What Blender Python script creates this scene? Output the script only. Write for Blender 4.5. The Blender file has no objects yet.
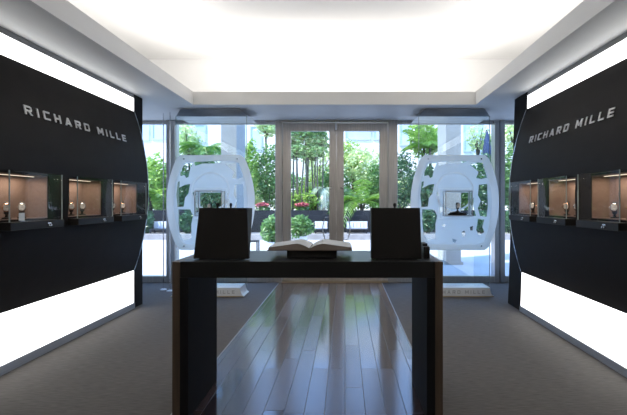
import bpy, bmesh, math, random
import numpy as np
from mathutils import Vector, Matrix

C = bpy.context.scene
COL = C.collection
random.seed(7)
RNG = np.random.default_rng(11)

# ------------------------------------------------------------------ camera, sky, sun, large lights, exposure
FPX, VX, VY, EYE = 450.0, 345.0, 202.0, 1.39
cam_d = bpy.data.cameras.new('camera')
cam = bpy.data.objects.new('camera', cam_d)
COL.objects.link(cam)
cam.location = (0, 0, EYE)
cam.rotation_euler = (math.radians(90), 0, 0)
cam_d.sensor_width = 36.0
cam_d.lens = 36.0 * FPX / 627.0
cam_d.shift_x = -(VX - 313.5) / 627.0
cam_d.shift_y = -(207.5 - VY) / 627.0
cam_d.clip_start = 0.05
cam_d.clip_end = 300
C.camera = cam

world = bpy.data.worlds.new('sky')
C.world = world
world.use_nodes = True
wn = world.node_tree
wn.nodes.clear()
wo = wn.nodes.new('ShaderNodeOutputWorld')
wb = wn.nodes.new('ShaderNodeBackground')
wb.inputs[0].default_value = (0.33, 0.53, 1.0, 1)
wb.inputs[1].default_value = 3.8
wn.links.new(wb.outputs[0], wo.inputs[0])

sun_d = bpy.data.lights.new('sun', 'SUN')
sun_d.energy = 9.0
sun_d.angle = math.radians(1.0)
sun_d.color = (1.0, 0.93, 0.80)
sun = bpy.data.objects.new('sun', sun_d)
COL.objects.link(sun)
sun.rotation_euler = (math.radians(38), 0, math.radians(-60))


def area(name, loc, rot, sx, sy, watts, color=(1, 1, 1)):
    d = bpy.data.lights.new(name, 'AREA')
    d.shape = 'RECTANGLE'
    d.size, d.size_y, d.energy, d.color = sx, sy, watts, color
    o = bpy.data.objects.new(name, d)
    COL.objects.link(o)
    o.location, o.rotation_euler = loc, rot
    return o


# cove lighting hidden behind the ceiling fascia, shining up on the raised ceiling
OX0, OX1, OY0, OY1 = -2.20, 1.89, -1.6, 6.51       # opening of the dropped ceiling
UP = math.radians(180)
WARM = (1.0, 0.955, 0.90)
area('cove_light', (OX0 - 0.20, 2.45, 2.97), (UP, 0, 0), 0.10, 8.0, 66, WARM)
area('cove_light', (OX1 + 0.20, 2.45, 2.97), (UP, 0, 0), 0.10, 8.0, 66, WARM)
area('cove_light', (-0.155, OY1 + 0.20, 2.97), (UP, 0, 0), 4.0, 0.10, 40, WARM)
area('cove_light', (-0.155, OY0 - 0.20, 2.97), (UP, 0, 0), 4.0, 0.10, 40, WARM)

C.view_settings.view_transform = 'Standard'
C.view_settings.look = 'None'
C.view_settings.gamma = 1.0
C.view_settings.use_curve_mapping = False
C.view_settings.exposure = 0.0


# ------------------------------------------------------------------ materials
def mat(name, color, rough=0.5, metal=0.0, spec=0.5, emit=None, estr=0.0):
    m = bpy.data.materials.new(name)
    m.use_nodes = True
    b = m.node_tree.nodes['Principled BSDF']
    b.inputs['Base Color'].default_value = (*color, 1)
    b.inputs['Roughness'].default_value = rough
    b.inputs['Metallic'].default_value = metal
    b.inputs['Specular IOR Level'].default_value = spec
    if emit:
        b.inputs['Emission Color'].default_value = (*emit, 1)
        b.inputs['Emission Strength'].default_value = estr
    return m


def N(m, t):
    return m.node_tree.nodes.new(t)


def noise_mix(m, c1, c2, scale, stretch=(1, 1, 1), detail=4, bump=0.0, rough_var=None):
    """procedural variation of the base colour (and a little bump) in object space"""
    nt = m.node_tree
    b = nt.nodes['Principled BSDF']
    tc, mp, nz, rp = N(m, 'ShaderNodeTexCoord'), N(m, 'ShaderNodeMapping'), N(m, 'ShaderNodeTexNoise'), N(m, 'ShaderNodeValToRGB')
    mp.inputs['Scale'].default_value = stretch
    nz.inputs['Scale'].default_value = scale
    nz.inputs['Detail'].default_value = detail
    rp.color_ramp.elements[0].position, rp.color_ramp.elements[1].position = 0.3, 0.7
    rp.color_ramp.elements[0].color, rp.color_ramp.elements[1].color = (*c1, 1), (*c2, 1)
    nt.links.new(tc.outputs['Object'], mp.inputs[0])
    nt.links.new(mp.outputs[0], nz.inputs['Vector'])
    nt.links.new(nz.outputs[0], rp.inputs[0])
    nt.links.new(rp.outputs[0], b.inputs['Base Color'])
    if bump:
        bp = N(m, 'ShaderNodeBump')
        bp.inputs['Strength'].default_value = bump
        bp.inputs['Distance'].default_value = 0.01
        nt.links.new(nz.outputs[0], bp.inputs['Height'])
        nt.links.new(bp.outputs[0], b.inputs['Normal'])
    return m


def glass_mat(name, tint=(0.93, 0.97, 0.97), ior=1.45, rough=0.0):
    m = bpy.data.materials.new(name)
    m.use_nodes = True
    nt = m.node_tree
    nt.nodes.clear()
    out, mix = N(m, 'ShaderNodeOutputMaterial'), N(m, 'ShaderNodeMixShader')
    tr, gl, fr = N(m, 'ShaderNodeBsdfTransparent'), N(m, 'ShaderNodeBsdfGlossy'), N(m, 'ShaderNodeFresnel')
    tr.inputs[0].default_value = (*tint, 1)
    gl.inputs['Roughness'].default_value = rough
    geo, iorm = N(m, 'ShaderNodeNewGeometry'), N(m, 'ShaderNodeMix')
    iorm.inputs[2].default_value, iorm.inputs[3].default_value = ior, 1 / ior
    nt.links.new(geo.outputs['Backfacing'], iorm.inputs[0])
    nt.links.new(iorm.outputs[0], fr.inputs[0])
    nt.links.new(fr.outputs[0], mix.inputs[0])
    nt.links.new(tr.outputs[0], mix.inputs[1])
    nt.links.new(gl.outputs[0], mix.inputs[2])
    nt.links.new(mix.outputs[0], out.inputs[0])
    return m


def frosted_mat(name, color, clear):
    m = bpy.data.materials.new(name)
    m.use_nodes = True
    nt = m.node_tree
    nt.nodes.clear()
    out = N(m, 'ShaderNodeOutputMaterial')
    df, tl, tr = N(m, 'ShaderNodeBsdfDiffuse'), N(m, 'ShaderNodeBsdfTranslucent'), N(m, 'ShaderNodeBsdfTransparent')
    a, b = N(m, 'ShaderNodeMixShader'), N(m, 'ShaderNodeMixShader')
    df.inputs[0].default_value = (*color, 1)
    tl.inputs[0].default_value = (*color, 1)
    a.inputs[0].default_value = 0.85
    b.inputs[0].default_value = clear
    nt.links.new(df.outputs[0], a.inputs[1])
    nt.links.new(tl.outputs[0], a.inputs[2])
    nt.links.new(a.outputs[0], b.inputs[1])
    nt.links.new(tr.outputs[0], b.inputs[2])
    nt.links.new(b.outputs[0], out.inputs[0])
    return m


def leaf_mat(name, c1, c2, transl=0.45):
    m = bpy.data.materials.new(name)
    m.use_nodes = True
    nt = m.node_tree
    nt.nodes.clear()
    out = N(m, 'ShaderNodeOutputMaterial')
    tc, nz, rp = N(m, 'ShaderNodeTexCoord'), N(m, 'ShaderNodeTexNoise'), N(m, 'ShaderNodeValToRGB')
    nz.inputs['Scale'].default_value = 5.0
    nz.inputs['Detail'].default_value = 3.0
    rp.color_ramp.elements[0].position, rp.color_ramp.elements[1].position = 0.35, 0.65
    rp.color_ramp.elements[0].color, rp.color_ramp.elements[1].color = (*c1, 1), (*c2, 1)
    nt.links.new(tc.outputs['Object'], nz.inputs['Vector'])
    nt.links.new(nz.outputs[0], rp.inputs[0])
    df, tl, gl = N(m, 'ShaderNodeBsdfDiffuse'), N(m, 'ShaderNodeBsdfTranslucent'), N(m, 'ShaderNodeBsdfGlossy')
    gl.inputs['Roughness'].default_value = 0.35
    gl.inputs[0].default_value = (0.9, 1, 0.9, 1)
    a, b = N(m, 'ShaderNodeMixShader'), N(m, 'ShaderNodeMixShader')
    a.inputs[0].default_value = transl
    b.inputs[0].default_value = 0.06
    nt.links.new(rp.outputs[0], df.inputs[0])
    nt.links.new(rp.outputs[0], tl.inputs[0])
    nt.links.new(df.outputs[0], a.inputs[1])
    nt.links.new(tl.outputs[0], a.inputs[2])
    nt.links.new(a.outputs[0], b.inputs[1])
    nt.links.new(gl.outputs[0], b.inputs[2])
    nt.links.new(b.outputs[0], out.inputs[0])
    return m


M = {}
M['ceiling'] = noise_mix(mat('ceiling paint', (0.86, 0.86, 0.86), 0.8), (0.85, 0.85, 0.85), (0.87, 0.87, 0.87), 3)
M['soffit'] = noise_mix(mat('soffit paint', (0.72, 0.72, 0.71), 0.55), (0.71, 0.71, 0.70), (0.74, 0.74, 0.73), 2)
M['wall'] = noise_mix(mat('side wall paint', (0.7, 0.7, 0.7), 0.7), (0.69, 0.69, 0.68), (0.72, 0.72, 0.71), 2)
M['dark_wall'] = noise_mix(mat('charcoal end wall', (0.018, 0.018, 0.02), 0.6, spec=0.05), (0.016, 0.016, 0.018), (0.02, 0.02, 0.022), 3)
M['grey_trim'] = noise_mix(mat('grey trim', (0.3, 0.3, 0.295), 0.6), (0.28, 0.28, 0.275), (0.32, 0.32, 0.315), 4)
M['panel'] = noise_mix(mat('black satin panel', (0.011, 0.0095, 0.009), 0.6, spec=0.12), (0.013, 0.0112, 0.0105), (0.016, 0.0138, 0.013), 6)
M['panel_edge'] = noise_mix(mat('polished panel edge', (0.5, 0.5, 0.52), 0.25, 1.0), (0.48, 0.48, 0.5), (0.55, 0.55, 0.56), 8)
M['letter'] = noise_mix(mat('brushed letter metal', (0.62, 0.62, 0.63), 0.4, 0.2), (0.58, 0.58, 0.59), (0.66, 0.66, 0.67), 20)
M['light_box'] = mat('backlit acrylic', (0.9, 0.9, 0.9), 0.4, emit=(1.0, 1.0, 0.985), estr=2.2)
M['skirting'] = noise_mix(mat('brushed skirting', (0.36, 0.37, 0.39), 0.5, 0.6), (0.33, 0.34, 0.36), (0.39, 0.4, 0.42), 12, (0.2, 0.2, 8))
M['suede'] = noise_mix(mat('brown suede lining', (0.20, 0.13, 0.10), 0.9), (0.19, 0.125, 0.098), (0.225, 0.15, 0.118), 40, detail=6, bump=0.1)
M['black'] = noise_mix(mat('matt black lacquer', (0.012, 0.0115, 0.011), 0.5, spec=0.2), (0.012, 0.0108, 0.0098), (0.015, 0.0135, 0.0122), 5)
M['table'] = noise_mix(mat('black table lacquer', (0.008, 0.008, 0.008), 0.35, spec=0.3), (0.007, 0.007, 0.007), (0.009, 0.009, 0.009), 5)
M['table_leg'] = noise_mix(mat('black leg lacquer', (0.008, 0.008, 0.009), 0.6, spec=0.04), (0.010, 0.010, 0.011), (0.013, 0.013, 0.014), 5)
M['bronze'] = noise_mix(mat('dark bronze edge', (0.10, 0.07, 0.05), 0.4, 0.6), (0.085, 0.06, 0.043), (0.12, 0.085, 0.06), 6, (8, 8, 0.4))
M['steel'] = noise_mix(mat('brushed door steel', (0.42, 0.39, 0.365), 0.36, 0.9), (0.46, 0.43, 0.40), (0.60, 0.565, 0.53), 7, (14, 14, 0.5))
M['dark_steel'] = noise_mix(mat('dark mullion steel', (0.48, 0.46, 0.44), 0.28, 0.9), (0.42, 0.40, 0.38), (0.56, 0.54, 0.52), 6, (14, 14, 0.5))
M['chrome'] = noise_mix(mat('polished chrome', (0.75, 0.75, 0.77), 0.14, 1.0), (0.72, 0.72, 0.74), (0.78, 0.78, 0.8), 15)
M['gold'] = noise_mix(mat('rose gold', (0.85, 0.50, 0.32), 0.2, 1.0), (0.8, 0.46, 0.28), (0.9, 0.55, 0.36), 30)
M['titanium'] = noise_mix(mat('titanium', (0.62, 0.61, 0.6), 0.25, 1.0), (0.58, 0.57, 0.56), (0.66, 0.65, 0.64), 30)
M['dial'] = noise_mix(mat('watch dial', (0.7, 0.66, 0.6), 0.35), (0.5, 0.47, 0.43), (0.95, 0.93, 0.9), 90)
M['strap'] = noise_mix(mat('watch strap rubber', (0.02, 0.02, 0.02), 0.6), (0.016, 0.016, 0.016), (0.026, 0.025, 0.024), 30)
M['white_card'] = noise_mix(mat('white card', (0.75, 0.8, 0.86), 0.6), (0.72, 0.77, 0.83), (0.78, 0.83, 0.88), 10)
M['glass'] = glass_mat('facade glass', (0.93, 0.965, 0.975))
M['sheet_glass'] = glass_mat('showcase glass', (0.92, 0.965, 0.975))
M['case_glass'] = glass_mat('display case glass', (0.97, 0.975, 0.97), 1.22)
M['glass_edge'] = noise_mix(mat('glass edge', (0.30, 0.36, 0.35), 0.2), (0.27, 0.33, 0.32), (0.34, 0.4, 0.39), 10)
M['frosted'] = frosted_mat('frosted film', (0.97, 0.97, 0.95), 0.16)
M['frosted_bezel'] = frosted_mat('dense frosted film', (0.99, 0.985, 0.965), 0.03)
M['plinth'] = noise_mix(mat('pale polished plinth', (0.66, 0.68, 0.69), 0.3, 0.2), (0.62, 0.64, 0.65), (0.7, 0.72, 0.73), 5, (1, 1, 6))
M['plinth_letter'] = noise_mix(mat('plinth lettering', (0.36, 0.37, 0.38), 0.5), (0.34, 0.35, 0.36), (0.39, 0.4, 0.41), 10)
M['recess'] = noise_mix(mat('dark polished header', (0.25, 0.27, 0.29), 0.32, 0.85), (0.32, 0.34, 0.36), (0.52, 0.55, 0.58), 2.0, (1, 4, 1))
M['page'] = noise_mix(mat('book paper', (0.5, 0.5, 0.49), 0.5), (0.46, 0.46, 0.45), (0.54, 0.54, 0.53), 9)
M['page_edge'] = noise_mix(mat('page edges', (0.42, 0.33, 0.26), 0.8), (0.17, 0.14, 0.115), (0.26, 0.215, 0.18), 8, (0.4, 0.4, 160))
M['cover'] = noise_mix(mat('book cover', (0.10, 0.07, 0.05), 0.6), (0.09, 0.06, 0.045), (0.12, 0.085, 0.06), 10)
M['lamp'] = mat('warm lamp', (0.9, 0.85, 0.75), 0.4, emit=(1.0, 0.83, 0.62), estr=1.3)
M['brass'] = noise_mix(mat('threshold brass', (0.42, 0.33, 0.22), 0.35, 0.8), (0.36, 0.28, 0.18), (0.48, 0.38, 0.26), 10, (0.3, 6, 6))
# outdoors
M['paving'] = noise_mix(mat('pale paving', (0.46, 0.46, 0.47), 0.75), (0.42, 0.42, 0.43), (0.5, 0.5, 0.5), 1.2)
M['planter'] = noise_mix(mat('dark planter wall', (0.02, 0.022, 0.026), 0.8, spec=0.2), (0.017, 0.019, 0.022), (0.025, 0.027, 0.031), 3)
M['kerb'] = noise_mix(mat('stone kerb', (0.30, 0.28, 0.27), 0.8), (0.26, 0.24, 0.23), (0.34, 0.32, 0.31), 4)
M['render_wall'] = noise_mix(mat('white render', (0.84, 0.80, 0.74), 0.85), (0.82, 0.78, 0.72), (0.86, 0.82, 0.76), 1.5)
M['column'] = noise_mix(mat('column render', (0.36, 0.35, 0.33), 0.8), (0.33, 0.32, 0.30), (0.40, 0.39, 0.37), 2)
M['win_frame'] = noise_mix(mat('window frame grey', (0.45, 0.52, 0.60), 0.5), (0.42, 0.49, 0.57), (0.48, 0.55, 0.63), 4)
M['win_pane'] = noise_mix(mat('far window pane', (0.50, 0.60, 0.70), 0.15), (0.45, 0.55, 0.66), (0.56, 0.66, 0.76), 0.6)
M['awning'] = noise_mix(mat('navy canvas', (0.03, 0.05, 0.12), 0.8), (0.025, 0.045, 0.11), (0.04, 0.06, 0.14), 6)
M['bench'] = noise_mix(mat('white bench paint', (0.8, 0.8, 0.82), 0.5), (0.77, 0.77, 0.79), (0.83, 0.83, 0.85), 6)
M['dark_metal'] = noise_mix(mat('dark metal', (0.03, 0.03, 0.033), 0.45, 0.4), (0.026, 0.026, 0.029), (0.036, 0.036, 0.04), 8)
M['pot'] = noise_mix(mat('glazed white pot', (0.7, 0.72, 0.74), 0.35), (0.67, 0.69, 0.71), (0.74, 0.76, 0.78), 5)
M['bark'] = noise_mix(mat('bark', (0.09, 0.065, 0.045), 0.9), (0.07, 0.05, 0.035), (0.13, 0.10, 0.07), 9, (1, 1, 0.3), bump=0.3)
M['culm'] = noise_mix(mat('bamboo culm', (0.07, 0.065, 0.04), 0.5), (0.04, 0.035, 0.025), (0.12, 0.12, 0.07), 3, (1, 1, 2))
M['flower'] = noise_mix(mat('red petals', (0.55, 0.09, 0.10), 0.6), (0.45, 0.05, 0.07), (0.7, 0.25, 0.25), 8)
M['leaf_bright'] = leaf_mat('bright leaf', (0.20, 0.38, 0.05), (0.48, 0.66, 0.15))
M['leaf_mid'] = leaf_mat('mid green leaf', (0.08, 0.20, 0.05), (0.24, 0.42, 0.12))
M['leaf_dark'] = leaf_mat('dark ivy leaf', (0.025, 0.075, 0.03), (0.10, 0.21, 0.08), 0.3)
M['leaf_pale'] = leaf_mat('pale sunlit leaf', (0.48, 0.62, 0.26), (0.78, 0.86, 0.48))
M['leaf_palm'] = leaf_mat('palm leaf', (0.08, 0.22, 0.02), (0.27, 0.45, 0.07))
M['leaf_silver'] = leaf_mat('silvery leaf', (0.45, 0.55, 0.42), (0.75, 0.82, 0.70))


def carpet():
    m = mat('grey woven carpet', (0.07, 0.066, 0.062), 0.85, spec=0.25)
    noise_mix(m, (0.088, 0.080, 0.073), (0.150, 0.138, 0.127), 34, (0.35, 3.0, 1), detail=6, bump=0.25)
    return m


def planks():
    m = mat('dark plank floor', (0.03, 0.02, 0.018), 0.25)
    nt = m.node_tree
    b = nt.nodes['Principled BSDF']
    tc, mp, br = N(m, 'ShaderNodeTexCoord'), N(m, 'ShaderNodeMapping'), N(m, 'ShaderNodeTexBrick')
    mp.inputs['Rotation'].default_value = (0, 0, math.radians(90))
    br.inputs['Scale'].default_value = 1.0
    br.inputs['Brick Width'].default_value = 1.25
    br.inputs['Row Height'].default_value = 0.135
    br.inputs['Mortar Size'].default_value = 0.0026
    br.inputs['Mortar Smooth'].default_value = 0.3
    br.offset = 0.37
    br.offset_frequency = 3
    br.squash = 0.8
    br.squash_frequency = 4
    br.inputs['Color1'].default_value = (0.028, 0.017, 0.016, 1)
    br.inputs['Color2'].default_value = (0.075, 0.044, 0.038, 1)
    br.inputs['Mortar'].default_value = (0.010, 0.007, 0.006, 1)
    nz = N(m, 'ShaderNodeTexNoise')
    mp2 = N(m, 'ShaderNodeMapping')
    mp2.inputs['Scale'].default_value = (14, 0.8, 1)
    nz.inputs['Scale'].default_value = 3
    nz.inputs['Detail'].default_value = 5
    mx = N(m, 'ShaderNodeMix')
    mx.data_type = 'RGBA'
    mx.blend_type = 'MULTIPLY'
    mx.inputs[0].default_value = 0.5
    rp = N(m, 'ShaderNodeValToRGB')
    rp.color_ramp.elements[0].color = (0.5, 0.5, 0.5, 1)
    rp.color_ramp.elements[1].color = (1.3, 1.3, 1.3, 1)
    nt.links.new(tc.outputs['Object'], mp.inputs[0])
    nt.links.new(tc.outputs['Object'], mp2.inputs[0])
    nt.links.new(mp.outputs[0], br.inputs['Vector'])
    nt.links.new(mp2.outputs[0], nz.inputs['Vector'])
    nt.links.new(nz.outputs[0], rp.inputs[0])
    nt.links.new(br.outputs['Color'], mx.inputs[6])
    nt.links.new(rp.outputs[0], mx.inputs[7])
    nt.links.new(mx.outputs[2], b.inputs['Base Color'])
    b.inputs['Specular IOR Level'].default_value = 1.0
    sp = N(m, 'ShaderNodeSeparateColor')
    rr = N(m, 'ShaderNodeMapRange')
    rr.inputs[1].default_value, rr.inputs[2].default_value = 0.028, 0.075
    rr.inputs[3].default_value, rr.inputs[4].default_value = 0.11, 0.25
    nt.links.new(br.outputs['Color'], sp.inputs[0])
    nt.links.new(sp.outputs[0], rr.inputs[0])
    rm = N(m, 'ShaderNodeMix')
    rm.inputs[3].default_value = 0.45
    nt.links.new(br.outputs['Fac'], rm.inputs[0])
    nt.links.new(rr.outputs[0], rm.inputs[2])
    nt.links.new(rm.outputs[0], b.inputs['Roughness'])
    bp = N(m, 'ShaderNodeBump')
    bp.inputs['Strength'].default_value = 0.4
    bp.inputs['Distance'].default_value = 0.002
    bp.invert = True
    nt.links.new(br.outputs['Fac'], bp.inputs['Height'])
    nt.links.new(bp.outputs[0], b.inputs['Normal'])
    return m


M['carpet'] = carpet()
M['planks'] = planks()


# ------------------------------------------------------------------ helpers
def PX(px, Y):
    return (px - VX) / FPX * Y


def PZ(py, Y):
    return EYE - (py - VY) / FPX * Y


ORG = {}      # world origin of every object that was built


def link(name, me, material, parent=None):
    o = bpy.data.objects.new(name, me)
    COL.objects.link(o)
    if material is not None and not me.materials:
        me.materials.append(material)
    if parent is not None:
        o.parent = parent
        off = ORG[parent]
        me.transform(Matrix.Translation(-off))
        ORG[o] = off
    else:
        ORG[o] = Vector((0, 0, 0))
    return o


def obj(name, bm, material, parent=None, smooth=False, bevel=0.0, seg=2):
    """one mesh object from a bmesh in world coordinates"""
    if bevel:
        bmesh.ops.bevel(bm, geom=[e for e in bm.edges], offset=bevel, segments=seg, affect='EDGES', profile=0.5)
    bmesh.ops.recalc_face_normals(bm, faces=bm.faces)
    me = bpy.data.meshes.new(name)
    bm.to_mesh(me)
    bm.free()
    if smooth:
        for p in me.polygons:
            p.use_smooth = True
    return link(name, me, material, parent)


def tag(o, label, cat, group=None, kind=None):
    o['label'], o['category'] = label, cat
    if group:
        o['group'] = group
    if kind:
        o['kind'] = kind
    return o


def thing(name, label, cat, loc=(0, 0, 0), group=None):
    o = bpy.data.objects.new(name, None)
    COL.objects.link(o)
    o.location = loc
    o.empty_display_size = 0.1
    ORG[o] = Vector(loc)
    return tag(o, label, cat, group)


def struct(name, bm, m, parent=None, **k):
    o = obj(name, bm, m, parent, **k)
    if parent is None:
        o['kind'] = 'structure'
    return o


def box(bm, x0, x1, y0, y1, z0, z1):
    v = [bm.verts.new(p) for p in ((x0, y0, z0), (x1, y0, z0), (x1, y1, z0), (x0, y1, z0), (x0, y0, z1), (x1, y0, z1), (x1, y1, z1), (x0, y1, z1))]
    for f in ((0, 3, 2, 1), (4, 5, 6, 7), (0, 1, 5, 4), (1, 2, 6, 5), (2, 3, 7, 6), (3, 0, 4, 7)):
        bm.faces.new([v[i] for i in f])
    return bm


def bx(*a):
    return box(bmesh.new(), *a)


def hexa(bm, pts):
    """box from eight corner points, same order as box()"""
    v = [bm.verts.new(p) for p in pts]
    for f in ((0, 3, 2, 1), (4, 5, 6, 7), (0, 1, 5, 4), (1, 2, 6, 5), (2, 3, 7, 6), (3, 0, 4, 7)):
        bm.faces.new([v[i] for i in f])
    return bm


def loft(bm, rings, caps=True, closed=True):
    vs = [[bm.verts.new(p) for p in r] for r in rings]
    n = len(rings[0])
    for a, b in zip(vs[:-1], vs[1:]):
        for i in range(n if closed else n - 1):
            j = (i + 1) % n
            bm.faces.new((a[i], a[j], b[j], b[i]))
    if caps:
        bm.faces.new(vs[0][::-1])
        bm.faces.new(vs[-1])
    return bm


def tube(bm, pts, r, n=8, r_end=None):
    pts = [Vector(p) for p in pts]
    rings = []
    for i, p in enumerate(pts):
        d = (pts[min(i + 1, len(pts) - 1)] - pts[max(i - 1, 0)]).normalized()
        ref = Vector((0, 0, 1)) if abs(d.z) < 0.9 else Vector((1, 0, 0))
        a = d.cross(ref).normalized()
        b = d.cross(a).normalized()
        rr = r if r_end is None else r + (r_end - r) * i / max(1, len(pts) - 1)
        rings.append([p + (a * math.cos(t) + b * math.sin(t)) * rr for t in [2 * math.pi * k / n for k in range(n)]])
    return loft(bm, rings)


def lathe(bm, cx, cy, prof, n=20):
    rings = [[(cx + r * math.cos(2 * math.pi * k / n), cy + r * math.sin(2 * math.pi * k / n), z) for k in range(n)] for r, z in prof]
    return loft(bm, rings)


def prism_y(bm, poly, y0, y1):
    return loft(bm, [[(x, y0, z) for x, z in poly], [(x, y1, z) for x, z in poly]])


# ------------------------------------------------------------------ room shell
YB = 7.85                      # glass front
RL, RR = -3.75, 3.35           # side walls of the glazed bay
WL, WR = -2.763, 2.245         # plane of the light boxes
LEAN = 0.033


def wr(z):
    return WR + LEAN * (z - 0.2)


def leanbox(bm, sx0, sx1, y0, y1, z0, z1):
    """box on the leaning wall: x measured from its front face"""
    p = []
    for z in (z0, z1):
        for x, y in ((sx0, y0), (sx1, y0), (sx1, y1), (sx0, y1)):
            p.append((wr(z) + x, y, z))
    return hexa(bm, p)


WX0, WX1 = -1.132, 0.632       # plank strip
bm = bx(RL - 0.15, WX0, -2.7, YB + 0.05, -0.08, 0)
box(bm, WX1, RR + 0.15, -2.7, YB + 0.05, -0.08, 0)
struct('floor', bm, M['carpet'])
struct('floor_planks', bx(WX0, WX1, -2.7, YB + 0.05, -0.08, 0.0), M['planks'])
bm = bx(WX0 - 0.008, WX0 + 0.004, -2.7, YB - 0.10, 0.0, 0.003)
struct('trim_1', bm, M['skirting'])
bm = bx(WX1 - 0.004, WX1 + 0.008, -2.7, YB - 0.10, 0.0, 0.003)
struct('trim_2', bm, M['skirting'])

# upper ceiling and dropped ceiling with its fascia
struct('ceiling', bx(RL, RR, -2.6, 7.6, 3.80, 3.90), M['ceiling'])
bm = bx(RL - 0.15, OX0, -2.7, YB + 0.15, 2.80, 2.95)
box(bm, OX1, RR + 0.15, -2.7, YB + 0.15, 2.80, 2.95)
box(bm, OX0, OX1, OY1, YB + 0.15, 2.80, 2.95)
box(bm, OX0, OX1, -2.7, OY0, 2.80, 2.95)
struct('ceiling_lower', bm, M['soffit'])
F = 0.03
bm = bx(OX0 - F, OX0, OY0 - F, OY1 + F, 2.95, 2.985)
box(bm, OX1, OX1 + F, OY0 - F, OY1 + F, 2.95, 2.985)
box(bm, OX0, OX1, OY1, OY1 + F, 2.95, 2.985)
box(bm, OX0, OX1, OY0 - F, OY0, 2.95, 2.985)
struct('trim_3', bm, M['soffit'])
# sides of the raised ceiling
bm = bx(RL - 0.1, RL, -2.7, 7.7, 2.95, 3.90)
box(bm, RR, RR + 0.1, -2.7, 7.7, 2.95, 3.90)
box(bm, RL, RR, 7.6, 7.7, 2.95, 3.90)
box(bm, RL, RR, -2.7, -2.6, 2.95, 3.90)
struct('ceiling_upstand', bm, M['ceiling'])
struct('ceiling_roof', bx(RL - 0.3, RR + 0.3, -2.9, 8.75, 3.92, 4.15), M['render_wall'])

LY0, LY1 = 2.95, 5.89          # light boxes, left
RY0, RY1 = 2.95, 5.74          # light boxes, right
struct('wall_left', bx(RL, WL - 0.102, -2.7, 6.14, 0, 2.80), M['wall'])
struct('wall_left_end', bx(WL - 0.10, WL, LY1, 6.14, 0, 2.80), M['dark_wall'])
struct('wall_left_near', bx(WL - 0.10, WL, -2.7, LY0, 0, 2.80), M['wall'])
struct('trim_4', bx(WL - 0.10, WL, LY0, LY1, 2.748, 2.80), M['grey_trim'])
struct('wall_right', bx(wr(2.8) + 0.163, RR, -2.7, 6.18, 0, 2.80), M['wall'])
struct('wall_right_end', leanbox(bmesh.new(), 0, 0.16, RY1, 6.18, 0, 2.80), M['dark_wall'])
struct('wall_right_near', leanbox(bmesh.new(), 0, 0.16, -2.7, RY0, 0, 2.80), M['wall'])
struct('trim_5', leanbox(bmesh.new(), 0, 0.16, RY0, RY1, 2.748, 2.80), M['grey_trim'])
struct('wall_back', bx(RL - 0.15, RR + 0.15, -2.85, -2.7, 0, 2.80), M['wall'])
struct('wall_left_bay', bx(RL - 0.15, RL, -2.7, YB + 0.1, 0, 2.80), M['wall'])
struct('wall_right_bay', bx(RR, RR + 0.15, -2.7, YB + 0.1, 0, 2.80), M['wall'])
struct('baseboard_left', bx(WL - 0.10, WL + 0.012, LY0, LY1 + 0.005, 0, 0.074), M['skirting'])
struct('baseboard_right', leanbox(bmesh.new(), -0.012, 0.16, RY0, RY1 + 0.005, 0, 0.068), M['skirting'])

# backlit strips above and below the black panels
tag(obj('light_box', bx(WL - 0.10, WL, LY0, LY1, 0.068, 0.53), M['light_box']), 'white backlit band near the floor under the left black panel', 'light box', 'white backlit bands on the side walls')
tag(obj('light_box', bx(WL - 0.10, WL, LY0, LY1, 2.53, 2.748), M['light_box']), 'white backlit band near the ceiling above the left black panel', 'light box', 'white backlit bands on the side walls')
tag(obj('light_box', leanbox(bmesh.new(), 0, 0.16, RY0, RY1, 0.068, 0.53), M['light_box']), 'white backlit band near the floor under the right black panel', 'light box', 'white backlit bands on the side walls')
tag(obj('light_box', leanbox(bmesh.new(), 0, 0.16, RY0, RY1, 2.53, 2.748), M['light_box']), 'white backlit band near the ceiling above the right black panel', 'light box', 'white backlit bands on the side walls')

# ------------------------------------------------------------------ curved black panels with their lettering
PZ0, PZ1 = 0.50, 2.57
NZ0, NZ1 = 1.25, 1.615          # display niches
BULGE, OFF = 0.185, 0.012


def surf(side, z, extra=0.0):
    t = (z - (PZ0 + PZ1) / 2) / ((PZ1 - PZ0) / 2)
    d = OFF + BULGE * (1 - t * t) + extra
    return WL + d if side < 0 else wr(z) - d


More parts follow.
